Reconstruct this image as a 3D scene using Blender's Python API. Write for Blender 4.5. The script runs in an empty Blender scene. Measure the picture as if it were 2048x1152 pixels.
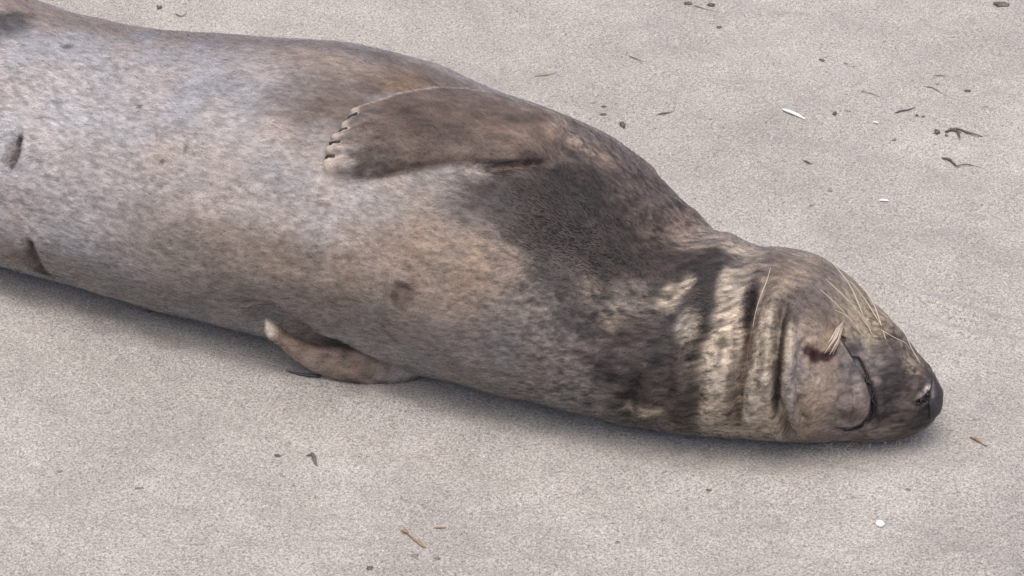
import bpy, bmesh, math, random
import numpy as np
from mathutils import Vector, Matrix
from mathutils.bvhtree import BVHTree

random.seed(7)
rng = np.random.default_rng(7)
scene = bpy.context.scene
COL = scene.collection
rad = math.radians

# ---------------------------------------------------------------- camera
PITCH, DIST = rad(33), 5.0
AIM = Vector((0, 0, 0.12))
cam_data = bpy.data.cameras.new('camera')
cam_data.lens, cam_data.sensor_width = 100, 36
cam_data.clip_start, cam_data.clip_end = 0.1, 2000
cam = bpy.data.objects.new('camera', cam_data)
cam.location = AIM + DIST * Vector((0, -math.cos(PITCH), math.sin(PITCH)))
cam.rotation_euler = (rad(90) - PITCH, 0, 0)
COL.objects.link(cam)
scene.camera = cam

# ---------------------------------------------------------------- sky, sun, exposure
SUN_EL, SUN_AZ = rad(76), rad(190)        # azimuth from +Y (behind the animal) towards +X
world = bpy.data.worlds.new('World')
scene.world = world
world.use_nodes = True
wn, wl = world.node_tree.nodes, world.node_tree.links
sky = wn.new('ShaderNodeTexSky')
sky.sky_type = 'NISHITA'
sky.sun_disc = False
sky.sun_elevation, sky.sun_rotation = SUN_EL, SUN_AZ
sky.air_density, sky.dust_density, sky.ozone_density = 0.26, 3.5, 0.3
bg = wn['Background']
bg.inputs['Strength'].default_value = 0.15
wl.new(sky.outputs['Color'], bg.inputs['Color'])
sun_data = bpy.data.lights.new('sun', 'SUN')
sun_data.energy, sun_data.angle, sun_data.color = 0.6, rad(85), (1.0, 0.965, 0.905)
sun = bpy.data.objects.new('sun', sun_data)
to_sun = Vector((math.sin(SUN_AZ) * math.cos(SUN_EL), math.cos(SUN_AZ) * math.cos(SUN_EL), math.sin(SUN_EL)))
sun.rotation_euler = to_sun.to_track_quat('Z', 'Y').to_euler()
sun.location = to_sun * 20
COL.objects.link(sun)
vs = scene.view_settings
vs.view_transform, vs.look, vs.gamma, vs.use_curve_mapping = 'Standard', 'None', 1, False
vs.exposure = 1.32

# ---------------------------------------------------------------- helpers
def _hash(ix, iy, iz, seed):
    h = (ix * 374761393 + iy * 668265263 + iz * 2147483647 + seed * 974634777) & 0xFFFFFFFF
    h = ((h ^ (h >> 13)) * 1274126177) & 0xFFFFFFFF
    h = ((h ^ (h >> 16)) * 2246822519) & 0xFFFFFFFF
    return ((h ^ (h >> 15)) & 0xFFFFFF) / float(0xFFFFFF)

def vnoise(p, freq, seed=0):
    """smooth value noise in -1..1 at the points p (n,3)"""
    q = p * freq + 1000.0
    i = np.floor(q).astype(np.int64)
    f = q - i
    f = f * f * (3 - 2 * f)
    r = 0
    for dx in (0, 1):
        wx = f[:, 0] if dx else 1 - f[:, 0]
        for dy in (0, 1):
            wy = f[:, 1] if dy else 1 - f[:, 1]
            for dz in (0, 1):
                wz = f[:, 2] if dz else 1 - f[:, 2]
                r = r + wx * wy * wz * _hash(i[:, 0] + dx, i[:, 1] + dy, i[:, 2] + dz, seed)
    return r * 2 - 1

def smooth(a, b, x):
    t = np.clip((x - a) / (b - a), 0, 1)
    return t * t * (3 - 2 * t)

def link(name, mesh, mat, parent=None, smooth_shade=True):
    o = bpy.data.objects.new(name, mesh)
    COL.objects.link(o)
    if mat: mesh.materials.append(mat)
    if smooth_shade:
        mesh.polygons.foreach_set('use_smooth', [True] * len(mesh.polygons))
    if parent: o.parent = parent
    return o

def pydata(name, verts, faces):
    m = bpy.data.meshes.new(name)
    m.from_pydata([tuple(v) for v in verts], [], [tuple(f) for f in faces])
    m.update()
    return m

def tag(o, label, cat, group=None):
    o['label'], o['category'] = label, cat
    if group: o['group'] = group
    return o

def grid_faces(nu, nv, wrap=True, off=0):
    f = []
    for i in range(nu - 1):
        for j in range(nv if wrap else nv - 1):
            k = (j + 1) % nv
            f.append((off + i * nv + j, off + i * nv + k, off + (i + 1) * nv + k, off + (i + 1) * nv + j))
    return f

def tube(pts, radii, n=8):
    """closed tapered tube along pts"""
    pts = [Vector(p) for p in pts]; radii = [float(r) for r in radii]
    vs_, fs = [], []
    up = Vector((0.13, 0.2, 1)).normalized()
    for i, p in enumerate(pts):
        t = (pts[min(i + 1, len(pts) - 1)] - pts[max(i - 1, 0)]).normalized()
        a = t.cross(up).normalized(); b = a.cross(t)
        for k in range(n):
            w = 2 * math.pi * k / n
            vs_.append(p + radii[i] * (a * math.cos(w) + b * math.sin(w)))
    fs = grid_faces(len(pts), n)
    fs.append(tuple(range(n - 1, -1, -1)))
    fs.append(tuple(range((len(pts) - 1) * n, len(pts) * n)))
    return vs_, fs

def catmull(xs, ys, q):
    """smooth interpolation of ys over knots xs at q (monotone-limited hermite)"""
    xs, ys, q = np.asarray(xs, float), np.asarray(ys, float), np.asarray(q, float)
    d = np.diff(ys) / np.diff(xs)
    m = np.concatenate([[d[0]], (d[:-1] + d[1:]) / 2, [d[-1]]])
    i = np.clip(np.searchsorted(xs, q) - 1, 0, len(xs) - 2)
    h = xs[i + 1] - xs[i]; t = (q - xs[i]) / h
    return ((2*t**3 - 3*t**2 + 1) * ys[i] + (t**3 - 2*t**2 + t) * h * m[i]
            + (-2*t**3 + 3*t**2) * ys[i + 1] + (t**3 - t**2) * h * m[i + 1])

# ---------------------------------------------------------------- the seal's trunk: stations along its spine
# x, y of the spine on the sand, half width, height/width ratio, lift off the sand
STATIONS = [
 (-1.780, 0.835, 0.030, .8, .02), (-1.700, 0.795, 0.070, .8, .0), (-1.600, 0.745, 0.120, .8, 0), (-1.450, 0.672, 0.190, .8, 0),
 (-1.300, 0.600, 0.240, .8, 0),
 (-1.149, 0.528, 0.2687, 0.800, 0), (-1.001, 0.457, 0.2820, 0.800, 0), (-0.881, 0.394, 0.2783, 0.800, 0), (-0.742, 0.327, 0.2817, 0.800, 0),
 (-0.608, 0.269, 0.2930, 0.800, 0), (-0.478, 0.216, 0.3049, 0.800, 0), (-0.352, 0.168, 0.3115, 0.805, 0), (-0.224, 0.118, 0.3052, 0.810, 0),
 (-0.114, 0.0588, 0.2911, 0.815, 0), (-0.024, 0.0125, 0.2857, 0.819, 0), (0.060, -0.0357, 0.2739, 0.832, 0), (0.141, -0.0831, 0.2495, 0.847, 0),
 (0.212, -0.1325, 0.2199, 0.861, 0), (0.280, -0.1722, 0.1927, 0.872, 0), (0.341, -0.1889, 0.1901, 0.884, 0), (0.388, -0.1998, 0.1795, 0.896, 0),
 (0.438, -0.2064, 0.1771, 0.908, 0), (0.489, -0.2172, 0.1724, 0.920, 0), (0.530, -0.2259, 0.1595, 0.935, 0), (0.566, -0.2300, 0.1410, 0.950, 0),
 (0.596, -0.2460, 0.1194, 0.962, .003), (0.631, -0.2622, 0.0979, 0.975, .009), (0.663, -0.2732, 0.0755, 0.985, .018), (0.689, -0.2815, 0.0572, 0.994, .030),
 (0.704, -0.285, 0.0430, 1.000, .039), (0.715, -0.288, 0.0280, 1.000, .052), (0.7205, -0.290, 0.0110, 1.000, .067)]
SX = np.array([s[0] for s in STATIONS]); SY = np.array([s[1] for s in STATIONS])
AXIS = lambda x: (x - SX[0]) / (SX[-1] - SX[0])

def heading(x):
    x = np.asarray(x, float)
    e = 0.13
    dy = np.interp(x + e, SX, SY, right=SY[-1] - e * .25) - np.interp(x - e, SX, SY)
    h = np.stack([np.full_like(x, 2 * e), dy, np.zeros_like(x)], -1)
    return h / np.linalg.norm(h, axis=-1, keepdims=True)

# near fore flipper lying on the sand against the belly: x, y, z, half height, half thickness
NEAR_FLIPPER = [(-0.03, -0.07, .028, .018, .014), (-0.11, -0.082, .028, .022, .017), (-0.18, -0.104, .030, .028, .020), (-0.24, -0.114, .033, .032, .021),
                (-0.30, -0.110, .037, .031, .020), (-0.345, -0.108, .048, .026, .018), (-0.375, -0.107, .066, .0225, .0175), (-0.396, -0.106, .086, .0215, .0175),
                (-0.412, -0.107, .100, .0215, .0185), (-0.422, -0.107, .107, .0190, .0175), (-0.429, -0.107, .111, .011, .012)]

def press_flipper(v):
    """the flank gives way where the near flipper is folded against it"""
    path = np.array([q[:3] for q in NEAR_FLIPPER[1:]])
    best = np.full(len(v), 9.0); near = np.zeros_like(v); along = np.zeros(len(v))
    for k, (a_, b_) in enumerate(zip(path[:-1], path[1:])):
        ab = b_ - a_
        t = np.clip(((v - a_) @ ab) / (ab @ ab), 0, 1)
        q = a_ + t[:, None] * ab
        e = np.linalg.norm(v - q, axis=1)
        m = e < best
        best[m] = e[m]; near[m] = q[m]; along[m] = (k + t[m]) / (len(path) - 1)
    R = .037 * smooth(.0, .35, along) + .003
    R2 = R * 1.7
    d = v - near; d[:, 1] = np.maximum(d[:, 1], .004)
    d /= np.linalg.norm(d, axis=1, keepdims=True) + 1e-9
    t = np.clip(best / R2, 0, 1)
    newd = np.where(best < R2, R + (R2 - R) * t**1.2, best)
    inside = (v[:, 1] < near[:, 1] + .0) & (best < R2)
    newd = np.where(inside, R, newd)
    out = np.where((best < R2)[:, None], near + d * np.maximum(newd, best)[:, None], v)
    out[:, 2] = np.where(best < R2, np.maximum(out[:, 2], -.012), out[:, 2])
    return out

def trunk_loft(nv=150):
    k = np.arange(len(STATIONS), dtype=float)
    q = np.concatenate([np.linspace(i, i + 1, max(3, int((SX[i + 1] - SX[i]) / .008)), endpoint=False) for i in range(len(SX) - 1)] + [[len(SX) - 1.0]])
    c = [catmull(k, [s[j] for s in STATIONS], q) for j in range(5)]
    x, y, a, r, lift = c
    h = heading(x)
    lat = np.stack([-h[:, 1], h[:, 0], 0 * x], -1)
    ph = np.linspace(0, 2 * np.pi, nv, endpoint=False)
    b = a * r
    z = (0.88 * b + lift)[:, None] + b[:, None] * np.sin(ph)[None]
    z = np.where(z < 0, -0.012 * (1 - np.exp(z / 0.012)), z)
    co = np.stack([x, y, 0 * x], -1)[:, None] + lat[:, None] * (a[:, None, None] * np.cos(ph)[None, :, None])
    co[..., 2] = z
    n = len(q)
    v = press_flipper(co.reshape(-1, 3))
    f = grid_faces(n, nv)
    f.append(tuple(range(nv - 1, -1, -1)))
    f.append(tuple(range((n - 1) * nv, n * nv)))
    return v, f

TV, TF = trunk_loft()
TRUNK = BVHTree.FromPolygons([tuple(v) for v in TV], TF)

# ---------------------------------------------------------------- sand
def foot_dist(P):
    """distance outside the seal's footprint on the sand (negative inside)"""
    x = np.clip(P[:, 0], SX[0], SX[-1])
    h = heading(x)
    best = np.full(len(P), 9.0)
    for s in np.linspace(SX[0], SX[-1], 90):
        a = np.interp(s, SX, [t[2] for t in STATIONS]); y = np.interp(s, SX, SY); r = np.interp(s, SX, [t[3] for t in STATIONS])
        d = np.hypot(P[:, 0] - s, P[:, 1] - y) - a * 0.62
        best = np.minimum(best, d)
    return best

TRACKS = [([(0.6599,0.2119,0.0),(0.7368,0.1613,0.0),(0.822,0.1148,0.0),(0.932,0.0626,0.0)], .014, .006), ([(0.7451,0.0788,0.0),(0.8291,0.0335,0.0),(0.9222,-0.0015,0.0)], .012, .004), ([(0.5022,1.1165,0.0),(0.6677,1.1953,0.0),(0.8251,1.1726,0.0),(1.112,1.2411,0.0)], .03, .004),
          ([(0.6558,-0.5884,0.0),(0.7255,-0.6077,0.0),(0.8336,-0.5819,0.0)], .04, .005), ([(0.5394,-0.6269,0.0),(0.6149,-0.6649,0.0),(0.7303,-0.6899,0.0)], .04, -.004),
          ([(0.3986,0.7872,0.0),(0.5216,0.6873,0.0),(0.6685,0.6677,0.0),(0.8513,0.5524,0.0)], .03, .003), ([(-0.8987,-0.2009,0.0),(-0.6952,-0.3171,0.0),(-0.4313,-0.456,0.0)], .05, .003), ([(-0.0259,1.2875,0.0),(0.1871,1.1726,0.0),(0.401,1.1953,0.0)], .03, .003)]

def ground_z(P):
    P = np.asarray(P, float).reshape(-1, 3).copy()
    P[:, 2] = 0
    d = foot_dist(P)
    near = np.exp(-np.maximum(P[:, 0]**2 + P[:, 1]**2 - 9, 0) / 30)
    z = 0.010 * vnoise(P * [1, 1.3, 1], 2.3, 1) + 0.006 * vnoise(P * [1, 1.6, 1], 6, 2) + 0.0028 * vnoise(P * [1, 1.5, 1], 17, 3)
    z += 0.0022 * vnoise(P, 45, 4) + 0.0016 * vnoise(P, 95, 5)
    for line, wd, ht in TRACKS:
        L_ = np.asarray(line); dd = np.full(len(P), 9.0)
        for a_, b_ in zip(L_[:-1], L_[1:]):
            ab = b_ - a_
            t = np.clip(((P - a_) @ ab) / (ab @ ab), 0, 1)
            dd = np.minimum(dd, np.linalg.norm(P - a_ - t[:, None] * ab, axis=1))
        z = z + ht * np.exp(-(dd / wd)**2) - .6 * ht * np.exp(-((dd - 2 * wd) / wd)**2)
    z *= near
    flat = smooth(0.02, 0.35, d)
    z = z * (0.25 + 0.75 * flat) + (0.009 + .005 * vnoise(P, 22, 6)) * np.exp(-((d - .085) / 0.045)**2)
    return z

def sand_axis(lo, hi, step, far):
    core = np.arange(lo, hi + step / 2, step)
    out = [hi]; s = step
    while out[-1] < far:
        s *= 1.25; out.append(out[-1] + s)
    neg = [lo]; s = step
    while neg[-1] > -far:
        s *= 1.25; neg.append(neg[-1] - s)
    return np.concatenate([neg[:0:-1], core, out[1:]])

gx = sand_axis(-1.35, 1.35, 0.0042, 400)
gy = sand_axis(-0.85, 1.60, 0.0060, 400)
GX, GY = np.meshgrid(gx, gy)
gp = np.stack([GX.ravel(), GY.ravel(), np.zeros(GX.size)], -1)
gp[:, 2] = ground_z(gp)
gm = bpy.data.meshes.new('sand')
nx_, ny_ = len(gx), len(gy)
gm.vertices.add(len(gp)); gm.vertices.foreach_set('co', gp.astype(np.float32).ravel())
ii = np.arange(nx_ * ny_).reshape(ny_, nx_)
gq = np.stack([ii[:-1, :-1], ii[:-1, 1:], ii[1:, 1:], ii[1:, :-1]], -1).reshape(-1, 4)
gm.loops.add(gq.size); gm.loops.foreach_set('vertex_index', gq.astype(np.int32).ravel())
gm.polygons.add(len(gq)); gm.polygons.foreach_set('loop_start', np.arange(0, gq.size, 4, dtype=np.int32))
gm.update(); gm.validate()

def new_mat(name):
    m = bpy.data.materials.new(name)
    m.use_nodes = True
    return m, m.node_tree.nodes, m.node_tree.links, m.node_tree.nodes['Principled BSDF']

sand_mat, N, L, B = new_mat('sand')
geo = N.new('ShaderNodeNewGeometry')
def noise(scale, detail=3, rough=.6, vec=None, nodes=None, links=None):
    n = nodes.new('ShaderNodeTexNoise')
    n.inputs['Scale'].default_value = scale; n.inputs['Detail'].default_value = detail; n.inputs['Roughness'].default_value = rough
    links.new(vec, n.inputs['Vector'])
    return n
def ramp(src, stops, nodes, links):
    r = nodes.new('ShaderNodeValToRGB')
    e = r.color_ramp.elements
    while len(e) < len(stops): e.new(.5)
    for el, (p, c) in zip(e, stops):
        el.position = p; el.color = (*c, 1)
    links.new(src, r.inputs['Fac'])
    return r
def mix(nodes, links, blend, fac, a, b):
    m = nodes.new('ShaderNodeMix'); m.data_type = 'RGBA'; m.blend_type = blend
    for sock, v in ((m.inputs[0], fac), (m.inputs[6], a), (m.inputs[7], b)):
        if hasattr(v, 'links'): links.new(v, sock)
        else: sock.default_value = v if isinstance(v, (int, float)) else (*v, 1)
    return m.outputs[2]
pos = geo.outputs['Position']
big = noise(2.2, 4, .6, pos, N, L)
base = ramp(big.outputs['Fac'], [(.3, (.330, .320, .297)), (.7, (.436, .424, .394))], N, L)
gr = noise(330, 2, .75, pos, N, L)
grr = ramp(gr.outputs['Fac'], [(.33, (.55, .53, .52)), (.5, (.96, .96, .96)), (.68, (1.3, 1.28, 1.26))], N, L)
c1 = mix(N, L, 'MULTIPLY', 1.0, base.outputs['Color'], grr.outputs['Color'])
gr2 = noise(190, 3, .65, pos, N, L)
grr2 = ramp(gr2.outputs['Fac'], [(.3, (.62, .61, .60)), (.52, (1, 1, 1)), (.72, (1.18, 1.17, 1.16))], N, L)
c2 = mix(N, L, 'MULTIPLY', 1.0, c1, grr2.outputs['Color'])
vor = N.new('ShaderNodeTexVoronoi'); vor.inputs['Scale'].default_value = 150
L.new(pos, vor.inputs['Vector'])
dk = ramp(vor.outputs['Distance'], [(.10, (.45, .42, .40)), (.2, (1, 1, 1))], N, L)
spk = noise(55, 2, .5, pos, N, L)
spm = ramp(spk.outputs['Fac'], [(.60, (0, 0, 0)), (.68, (1, 1, 1))], N, L)
c3 = mix(N, L, 'MULTIPLY', spm.outputs['Color'], c2, dk.outputs['Color'])
# damp, trodden sand towards the water
dist = N.new('ShaderNodeVectorMath'); dist.operation = 'DISTANCE'; dist.inputs[1].default_value = (1.0, -.72, 0)
L.new(pos, dist.inputs[0])
dn = N.new('ShaderNodeMath'); dn.operation = 'MULTIPLY_ADD'; dn.inputs[1].default_value = .35
dnz = noise(7, 4, .65, pos, N, L)
L.new(dnz.outputs['Fac'], dn.inputs[0]); L.new(dist.outputs['Value'], dn.inputs[2])
damp = ramp(dn.outputs[0], [(.30, (.72, .73, .74)), (.62, (1, 1, 1))], N, L)
mot = noise(9, 4, .6, pos, N, L)
motr = ramp(mot.outputs['Fac'], [(.32, (.965, .962, .96)), (.6, (1.02, 1.02, 1.02))], N, L)
c4 = mix(N, L, 'MULTIPLY', 1.0, mix(N, L, 'MULTIPLY', 1.0, c3, damp.outputs['Color']), motr.outputs['Color'])
L.new(c4, B.inputs['Base Color'])
B.inputs['Roughness'].default_value = .9
B.inputs['Specular IOR Level'].default_value = .25
bp = N.new('ShaderNodeBump'); bp.inputs['Strength'].default_value = .9; bp.inputs['Distance'].default_value = .004
ad = N.new('ShaderNodeMath'); ad.operation = 'ADD'
L.new(gr.outputs['Fac'], ad.inputs[0]); L.new(gr2.outputs['Fac'], ad.inputs[1])
L.new(ad.outputs[0], bp.inputs['Height']); L.new(bp.outputs['Normal'], B.inputs['Normal'])
sand = link('sand', gm, sand_mat)
sand['kind'] = 'structure'
sand['label'] = 'pale fine beach sand'

# ---------------------------------------------------------------- the seal
seal = bpy.data.objects.new('seal', None)
COL.objects.link(seal)
seal.location = (0, 0, 0)
tag(seal, 'grey seal asleep on its side on the sand with its mottled belly turned up', 'seal')

# far fore flipper, folded back over the flank: rows from the shoulder to the toes, (upper edge, lower edge) on the skin
FL_U = [(0.1004,0.0934,0.406),(0.0439,0.0758,0.4259),(-0.0078,0.0844,0.4339),(-0.0501,0.0977,0.4373),(-0.0881,0.1053,0.4419),(-0.1327,0.0978,0.45),(-0.1878,0.0734,0.4567),(-0.2257,0.0551,0.4572),(-0.2525,0.0427,0.4554)]
FL_L = [(0.0789,-0.0732,0.4178),(0.0427,-0.0861,0.4215),(-0.0033,-0.0912,0.4235),(-0.0494,-0.0891,0.4223),(-0.0913,-0.0882,0.4189),(-0.1332,-0.0871,0.4134),(-0.1795,-0.0874,0.4058),(-0.2215,-0.0892,0.399),(-0.2671,-0.0857,0.395)]
FL_T = [(-0.2644,0.0404,0.4548),(-0.276,0.0313,0.4521),(-0.2695,0.0189,0.4484),(-0.2853,0.008,0.4439),(-0.2883,-0.0029,0.4394),(-0.283,-0.0092,0.4371),(-0.3015,-0.0135,0.4337),(-0.3045,-0.0251,0.4278),(-0.2984,-0.0293,0.4262),(-0.3109,-0.0366,0.4208),(-0.3114,-0.0457,0.4153),(-0.3053,-0.0505,0.4132),(-0.3153,-0.0564,0.4079),(-0.3149,-0.0685,0.3994),(-0.3062,-0.077,0.3947)]

def flipper_verts():
    nu, nv = 60, 60
    U_, L_ = np.array(FL_U), np.array(FL_L)
    t = np.linspace(0, len(U_) - 1, nu - 8)
    k = np.arange(len(U_))
    ue = np.stack([catmull(k, U_[:, i], t) for i in range(3)], -1)
    le = np.stack([catmull(k, L_[:, i], t) for i in range(3)], -1)
    T_ = np.array(FL_T)
    vv = np.linspace(0, 1, nv)
    rows = [u[None] + (l - u)[None] * vv[:, None] for u, l in zip(ue, le)]
    tip = np.stack([np.interp(vv, np.linspace(0, 1, len(T_)), T_[:, i]) for i in range(3)], -1)
    last = rows[-1]
    for m in range(1, 9):
        rows.append(last + (tip - last) * (m / 8.0))
    top, bot = [], []
    n = len(rows)
    for i, row in enumerate(rows):
        s = i / (n - 1)
        H = np.interp(s, [0, .12, .3, .6, .86, 1], [.004, .025, .040, .039, .030, .016])
        for j, p in enumerate(row):
            v = vv[j]
            loc, nor, _, _ = TRUNK.find_nearest(Vector(p))
            prof = max(0.0, 1 - abs(2 * v - 1)**2.8)**.55
            dig = smooth(.68, .98, s) * .0062 * math.cos(2 * math.pi * v * 5)   # five digit ridges
            edge = .55 + .45 * math.exp(-((v - .04) / .10)**2)                    # thick leading edge
            h = H * (prof * (.55 + .5 * edge) + .10) - dig * prof
            top.append(loc + nor * h)
            bot.append(loc - nor * .014)
    v = top + bot
    f = grid_faces(n, nv, False) + [tuple(reversed(q)) for q in grid_faces(n, nv, False, n * nv)]
    o = n * nv
    for i in range(n - 1):
        f.append((i * nv, (i + 1) * nv, o + (i + 1) * nv, o + i * nv))
        f.append(((i + 1) * nv + nv - 1, i * nv + nv - 1, o + i * nv + nv - 1, o + (i + 1) * nv + nv - 1))
    for j in range(nv - 1):
        f.append((j + 1, j, o + j, o + j + 1))
        a = (n - 1) * nv
        f.append((a + j, a + j + 1, o + a + j + 1, o + a + j))
    return v, f

def section_tube(secs, n=40):
    """elliptic upright sections (x, y, z, half height, half thickness)"""
    k = np.arange(len(secs)); q = np.linspace(0, len(secs) - 1, len(secs) * 8)
    s = np.stack([catmull(k, [c[i] for c in secs], q) for i in range(5)], -1)
    v = []
    for i, c in enumerate(s):
        d = s[min(i + 1, len(s) - 1), :2] - s[max(i - 1, 0), :2]
        d = d / np.hypot(*d); lat = np.array([-d[1], d[0], 0])
        for w in np.linspace(0, 2 * np.pi, n, endpoint=False):
            v.append(c[:3] + lat * c[4] * math.cos(w) + np.array([0, 0, c[3] * math.sin(w)]))
    f = grid_faces(len(s), n)
    f.append(tuple(range(n - 1, -1, -1))); f.append(tuple(range((len(s) - 1) * n, len(s) * n)))
    return v, f

HIND = [[(-1.70, .80, .05, .05, .05), (-1.82, .86, .06, .05, .035), (-1.95, .95, .07, .09, .02), (-2.06, 1.0, .08, .11, .012), (-2.10, 1.02, .08, .06, .006)],
        [(-1.70, .77, .05, .05, .05), (-1.84, .80, .05, .05, .035), (-1.98, .84, .06, .06, .03), (-2.10, .88, .06, .07, .015), (-2.15, .90, .06, .04, .006)]]

FV, FF = flipper_verts()
FLIP = BVHTree.FromPolygons([tuple(p) for p in FV], FF)
allv, allf = [], []
def push(v, f):
    o = len(allv)
    allv.extend(tuple(p) for p in v)
    allf.extend(tuple(i + o for i in q) for q in f)
push(TV, TF)
push(FV, FF)
NV, NF = section_tube(NEAR_FLIPPER)
push(NV, NF)
PADDLE = BVHTree.FromPolygons([tuple(p) for p in NV], NF)
for hf in HIND: push(*section_tube(hf))
raw = pydata('raw', allv, allf)
bm = bmesh.new(); bm.from_mesh(raw)
bmesh.ops.recalc_face_normals(bm, faces=bm.faces)
bm.to_mesh(raw); bm.free()
tmp = bpy.data.objects.new('raw', raw); COL.objects.link(tmp)
rm = tmp.modifiers.new('remesh', 'REMESH'); rm.mode = 'VOXEL'; rm.voxel_size = 0.0038; rm.adaptivity = 0
sm = tmp.modifiers.new('smooth', 'SMOOTH'); sm.factor = .5; sm.iterations = 3
dg = bpy.context.evaluated_depsgraph_get()
body_mesh = bpy.data.meshes.new_from_object(tmp.evaluated_get(dg))
body_mesh.name = 'body'
bpy.data.objects.remove(tmp); bpy.data.meshes.remove(raw)

nvert = len(body_mesh.vertices)
co = np.empty(nvert * 3, np.float32); body_mesh.vertices.foreach_get('co', co); co = co.reshape(-1, 3).astype(float)
def normals():
    n = np.empty(nvert * 3, np.float32); body_mesh.vertex_normals.foreach_get('vector', n)
    return n.reshape(-1, 3).astype(float)

def seg_dist(P, line):
    d = np.full(len(P), 9.0)
    line = np.asarray(line, float)
    lo, hi = line.min(0) - .08, line.max(0) + .08
    m = np.all((P > lo) & (P < hi), axis=1)
    Q = P[m]; dd = d[m]; tt = np.zeros(len(Q))
    for k, (a, b) in enumerate(zip(line[:-1], line[1:])):
        ab = b - a
        t = np.clip(((Q - a) @ ab) / max(ab @ ab, 1e-12), 0, 1)
        e = np.linalg.norm(Q - a - t[:, None] * ab, axis=1)
        w = e < dd
        dd[w] = e[w]; tt[w] = (k + t[w]) / (len(line) - 1)
    d[m] = dd
    T = np.zeros(len(P)); T[m] = tt
    return d, T

# folds of the throat, the mouth line, creases: (polyline on the skin, width, depth)
MOUTH = [(0.5438,-0.2977,0.2357),(0.5485,-0.3098,0.221),(0.5604,-0.3172,0.2041),(0.5779,-0.3259,0.1751),(0.5924,-0.3397,0.1475),(0.598,-0.3477,0.1249),(0.5968,-0.3527,0.1),(0.5872,-0.3531,0.0809),(0.5677,-0.3502,0.0665),(0.5474,-0.3539,0.0661),(0.5364,-0.3576,0.076)]
FOLD_JAW = [(0.4519,-0.2799,0.288),(0.4408,-0.3199,0.2653),(0.4342,-0.3546,0.2296),(0.4323,-0.3767,0.1854),(0.4402,-0.384,0.1304),(0.4595,-0.368,0.0702),(0.4749,-0.3448,0.0359)]
FOLD_NECK = [(0.4215,-0.2394,0.2991),(0.3999,-0.3028,0.2737),(0.389,-0.3409,0.2401),(0.3809,-0.3646,0.2018),(0.3739,-0.3763,0.1551),(0.3772,-0.3586,0.0695)]
GROOVES = [
 (MOUTH, .0060, .011), (FOLD_JAW, .0075, .024),
 ([(0.4823,-0.3339,0.2471),(0.4719,-0.3574,0.2216),(0.4667,-0.3759,0.1848),(0.4732,-0.3827,0.1295),(0.4857,-0.3756,0.094)], .0060, .010),
 (FOLD_NECK, .009, .015),
 ([(0.3281,-0.318,0.2641),(0.3114,-0.3577,0.212),(0.3057,-0.3725,0.1424),(0.3013,-0.3331,0.0449)], .012, .008),
 ([(0.2071,-0.3442,0.1878),(0.1968,-0.3459,0.1286),(0.1928,-0.3148,0.0585)], .010, .007),
 ([(0.2586,-0.3437,0.2222),(0.2516,-0.3623,0.1553),(0.2486,-0.3374,0.0665)], .014, .005),
 ([(-0.0535,-0.095,0.42),(-0.0201,-0.0952,0.4221),(0.0134,-0.0917,0.4229),(0.0637,-0.0784,0.4199)], .006, .006),
 ([(0.0823,0.0483,0.4218),(0.0898,-0.0215,0.4227),(0.0764,-0.0727,0.4185)], .012, .005),
 ([(0.672,-0.3294,0.1058),(0.6846,-0.3228,0.1042),(0.6956,-0.3111,0.1092),(0.6995,-0.3042,0.1125)], .0040, .008),
 ([(-0.8645,0.1485,0.3424),(-0.8702,0.1365,0.329),(-0.8707,0.1279,0.3198),(-0.8788,0.1172,0.3017)], .006, .006),
 ([(-0.8558,0.0708,0.1752),(-0.8501,0.0747,0.1466),(-0.8481,0.0833,0.1233),(-0.8376,0.1005,0.0879)], .010, .008),
 ([(0.5076,-0.2681,0.2803),(0.4728,-0.2876,0.2833),(0.4509,-0.313,0.2706)], .012, .004),
 ([(0.5579,-0.3478,0.1451),(0.5404,-0.359,0.143),(0.5346,-0.3632,0.1237),(0.5429,-0.3617,0.0994),(0.5627,-0.3544,0.0859),(0.5802,-0.3546,0.0973)], .0050, .0045),
]
BUMPS = [  # (centre on the skin, radius, height)
 ([(0.3229,-0.0254,0.2669)], .050, .013), ([(0.3034,-0.0642,0.2999)], .030, .004),
 ([(0.5618,-0.3522,0.1281)], .040, .014), ([(0.5623,-0.3542,0.1173)], .020, .007), ([(0.5055,-0.3695,0.1603)], .045, .004), ([(0.4539,-0.3711,0.2014)], .020, .004), ([(0.4572,-0.3838,0.1504)], .020, .004),
 ([(0.4096,-0.3745,0.1838)], .026, .006), ([(0.3406,-0.3688,0.1799)], .030, .006), ([(0.4111,-0.3311,0.2532)], .024, .005), ([(0.0696,-0.0059,0.4284)], .024, .010), ([(0.6356,-0.3089,0.1583)], .030, .006),
 ([(0.6241,-0.2357,0.1993)], .030, .006), ([(0.6452,-0.3416,0.09)], .024, .005), ([(0.5709,-0.303,0.2045)], .010, .003), ([(0.6096,-0.3346,0.1459)], .016, .004), ([(0.6091,-0.3494,0.1058)], .014, .004),
 ([(-0.1799,-0.2228,0.2558)], .020, -.004), ([(0.129,-0.2001,0.3545)], .10, -.010), ([(0.2375,-0.1978,0.3237)], .07, -.006),
 ([(-0.0614,-0.1526,0.3933)], .08, -.006), ([(0.5042,-0.3489,0.2139)], .016, -.004),
]
nor = normals()
disp = np.zeros(nvert)
for line, w, dep in GROOVES:
    d, t = seg_dist(co, line)
    ends = smooth(0, .12, t) * smooth(0, .12, 1 - t) * .85 + .15
    disp += ends * (-dep * np.exp(-(d / w)**2) + .28 * dep * np.exp(-((d - 2.3 * w) / (1.2 * w))**2))
for c, r, h in BUMPS:
    d2 = ((co - np.array(c[0]))**2).sum(1)
    disp += h * np.exp(-d2 / r**2)
AX = heading(co[:, 0])
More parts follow.
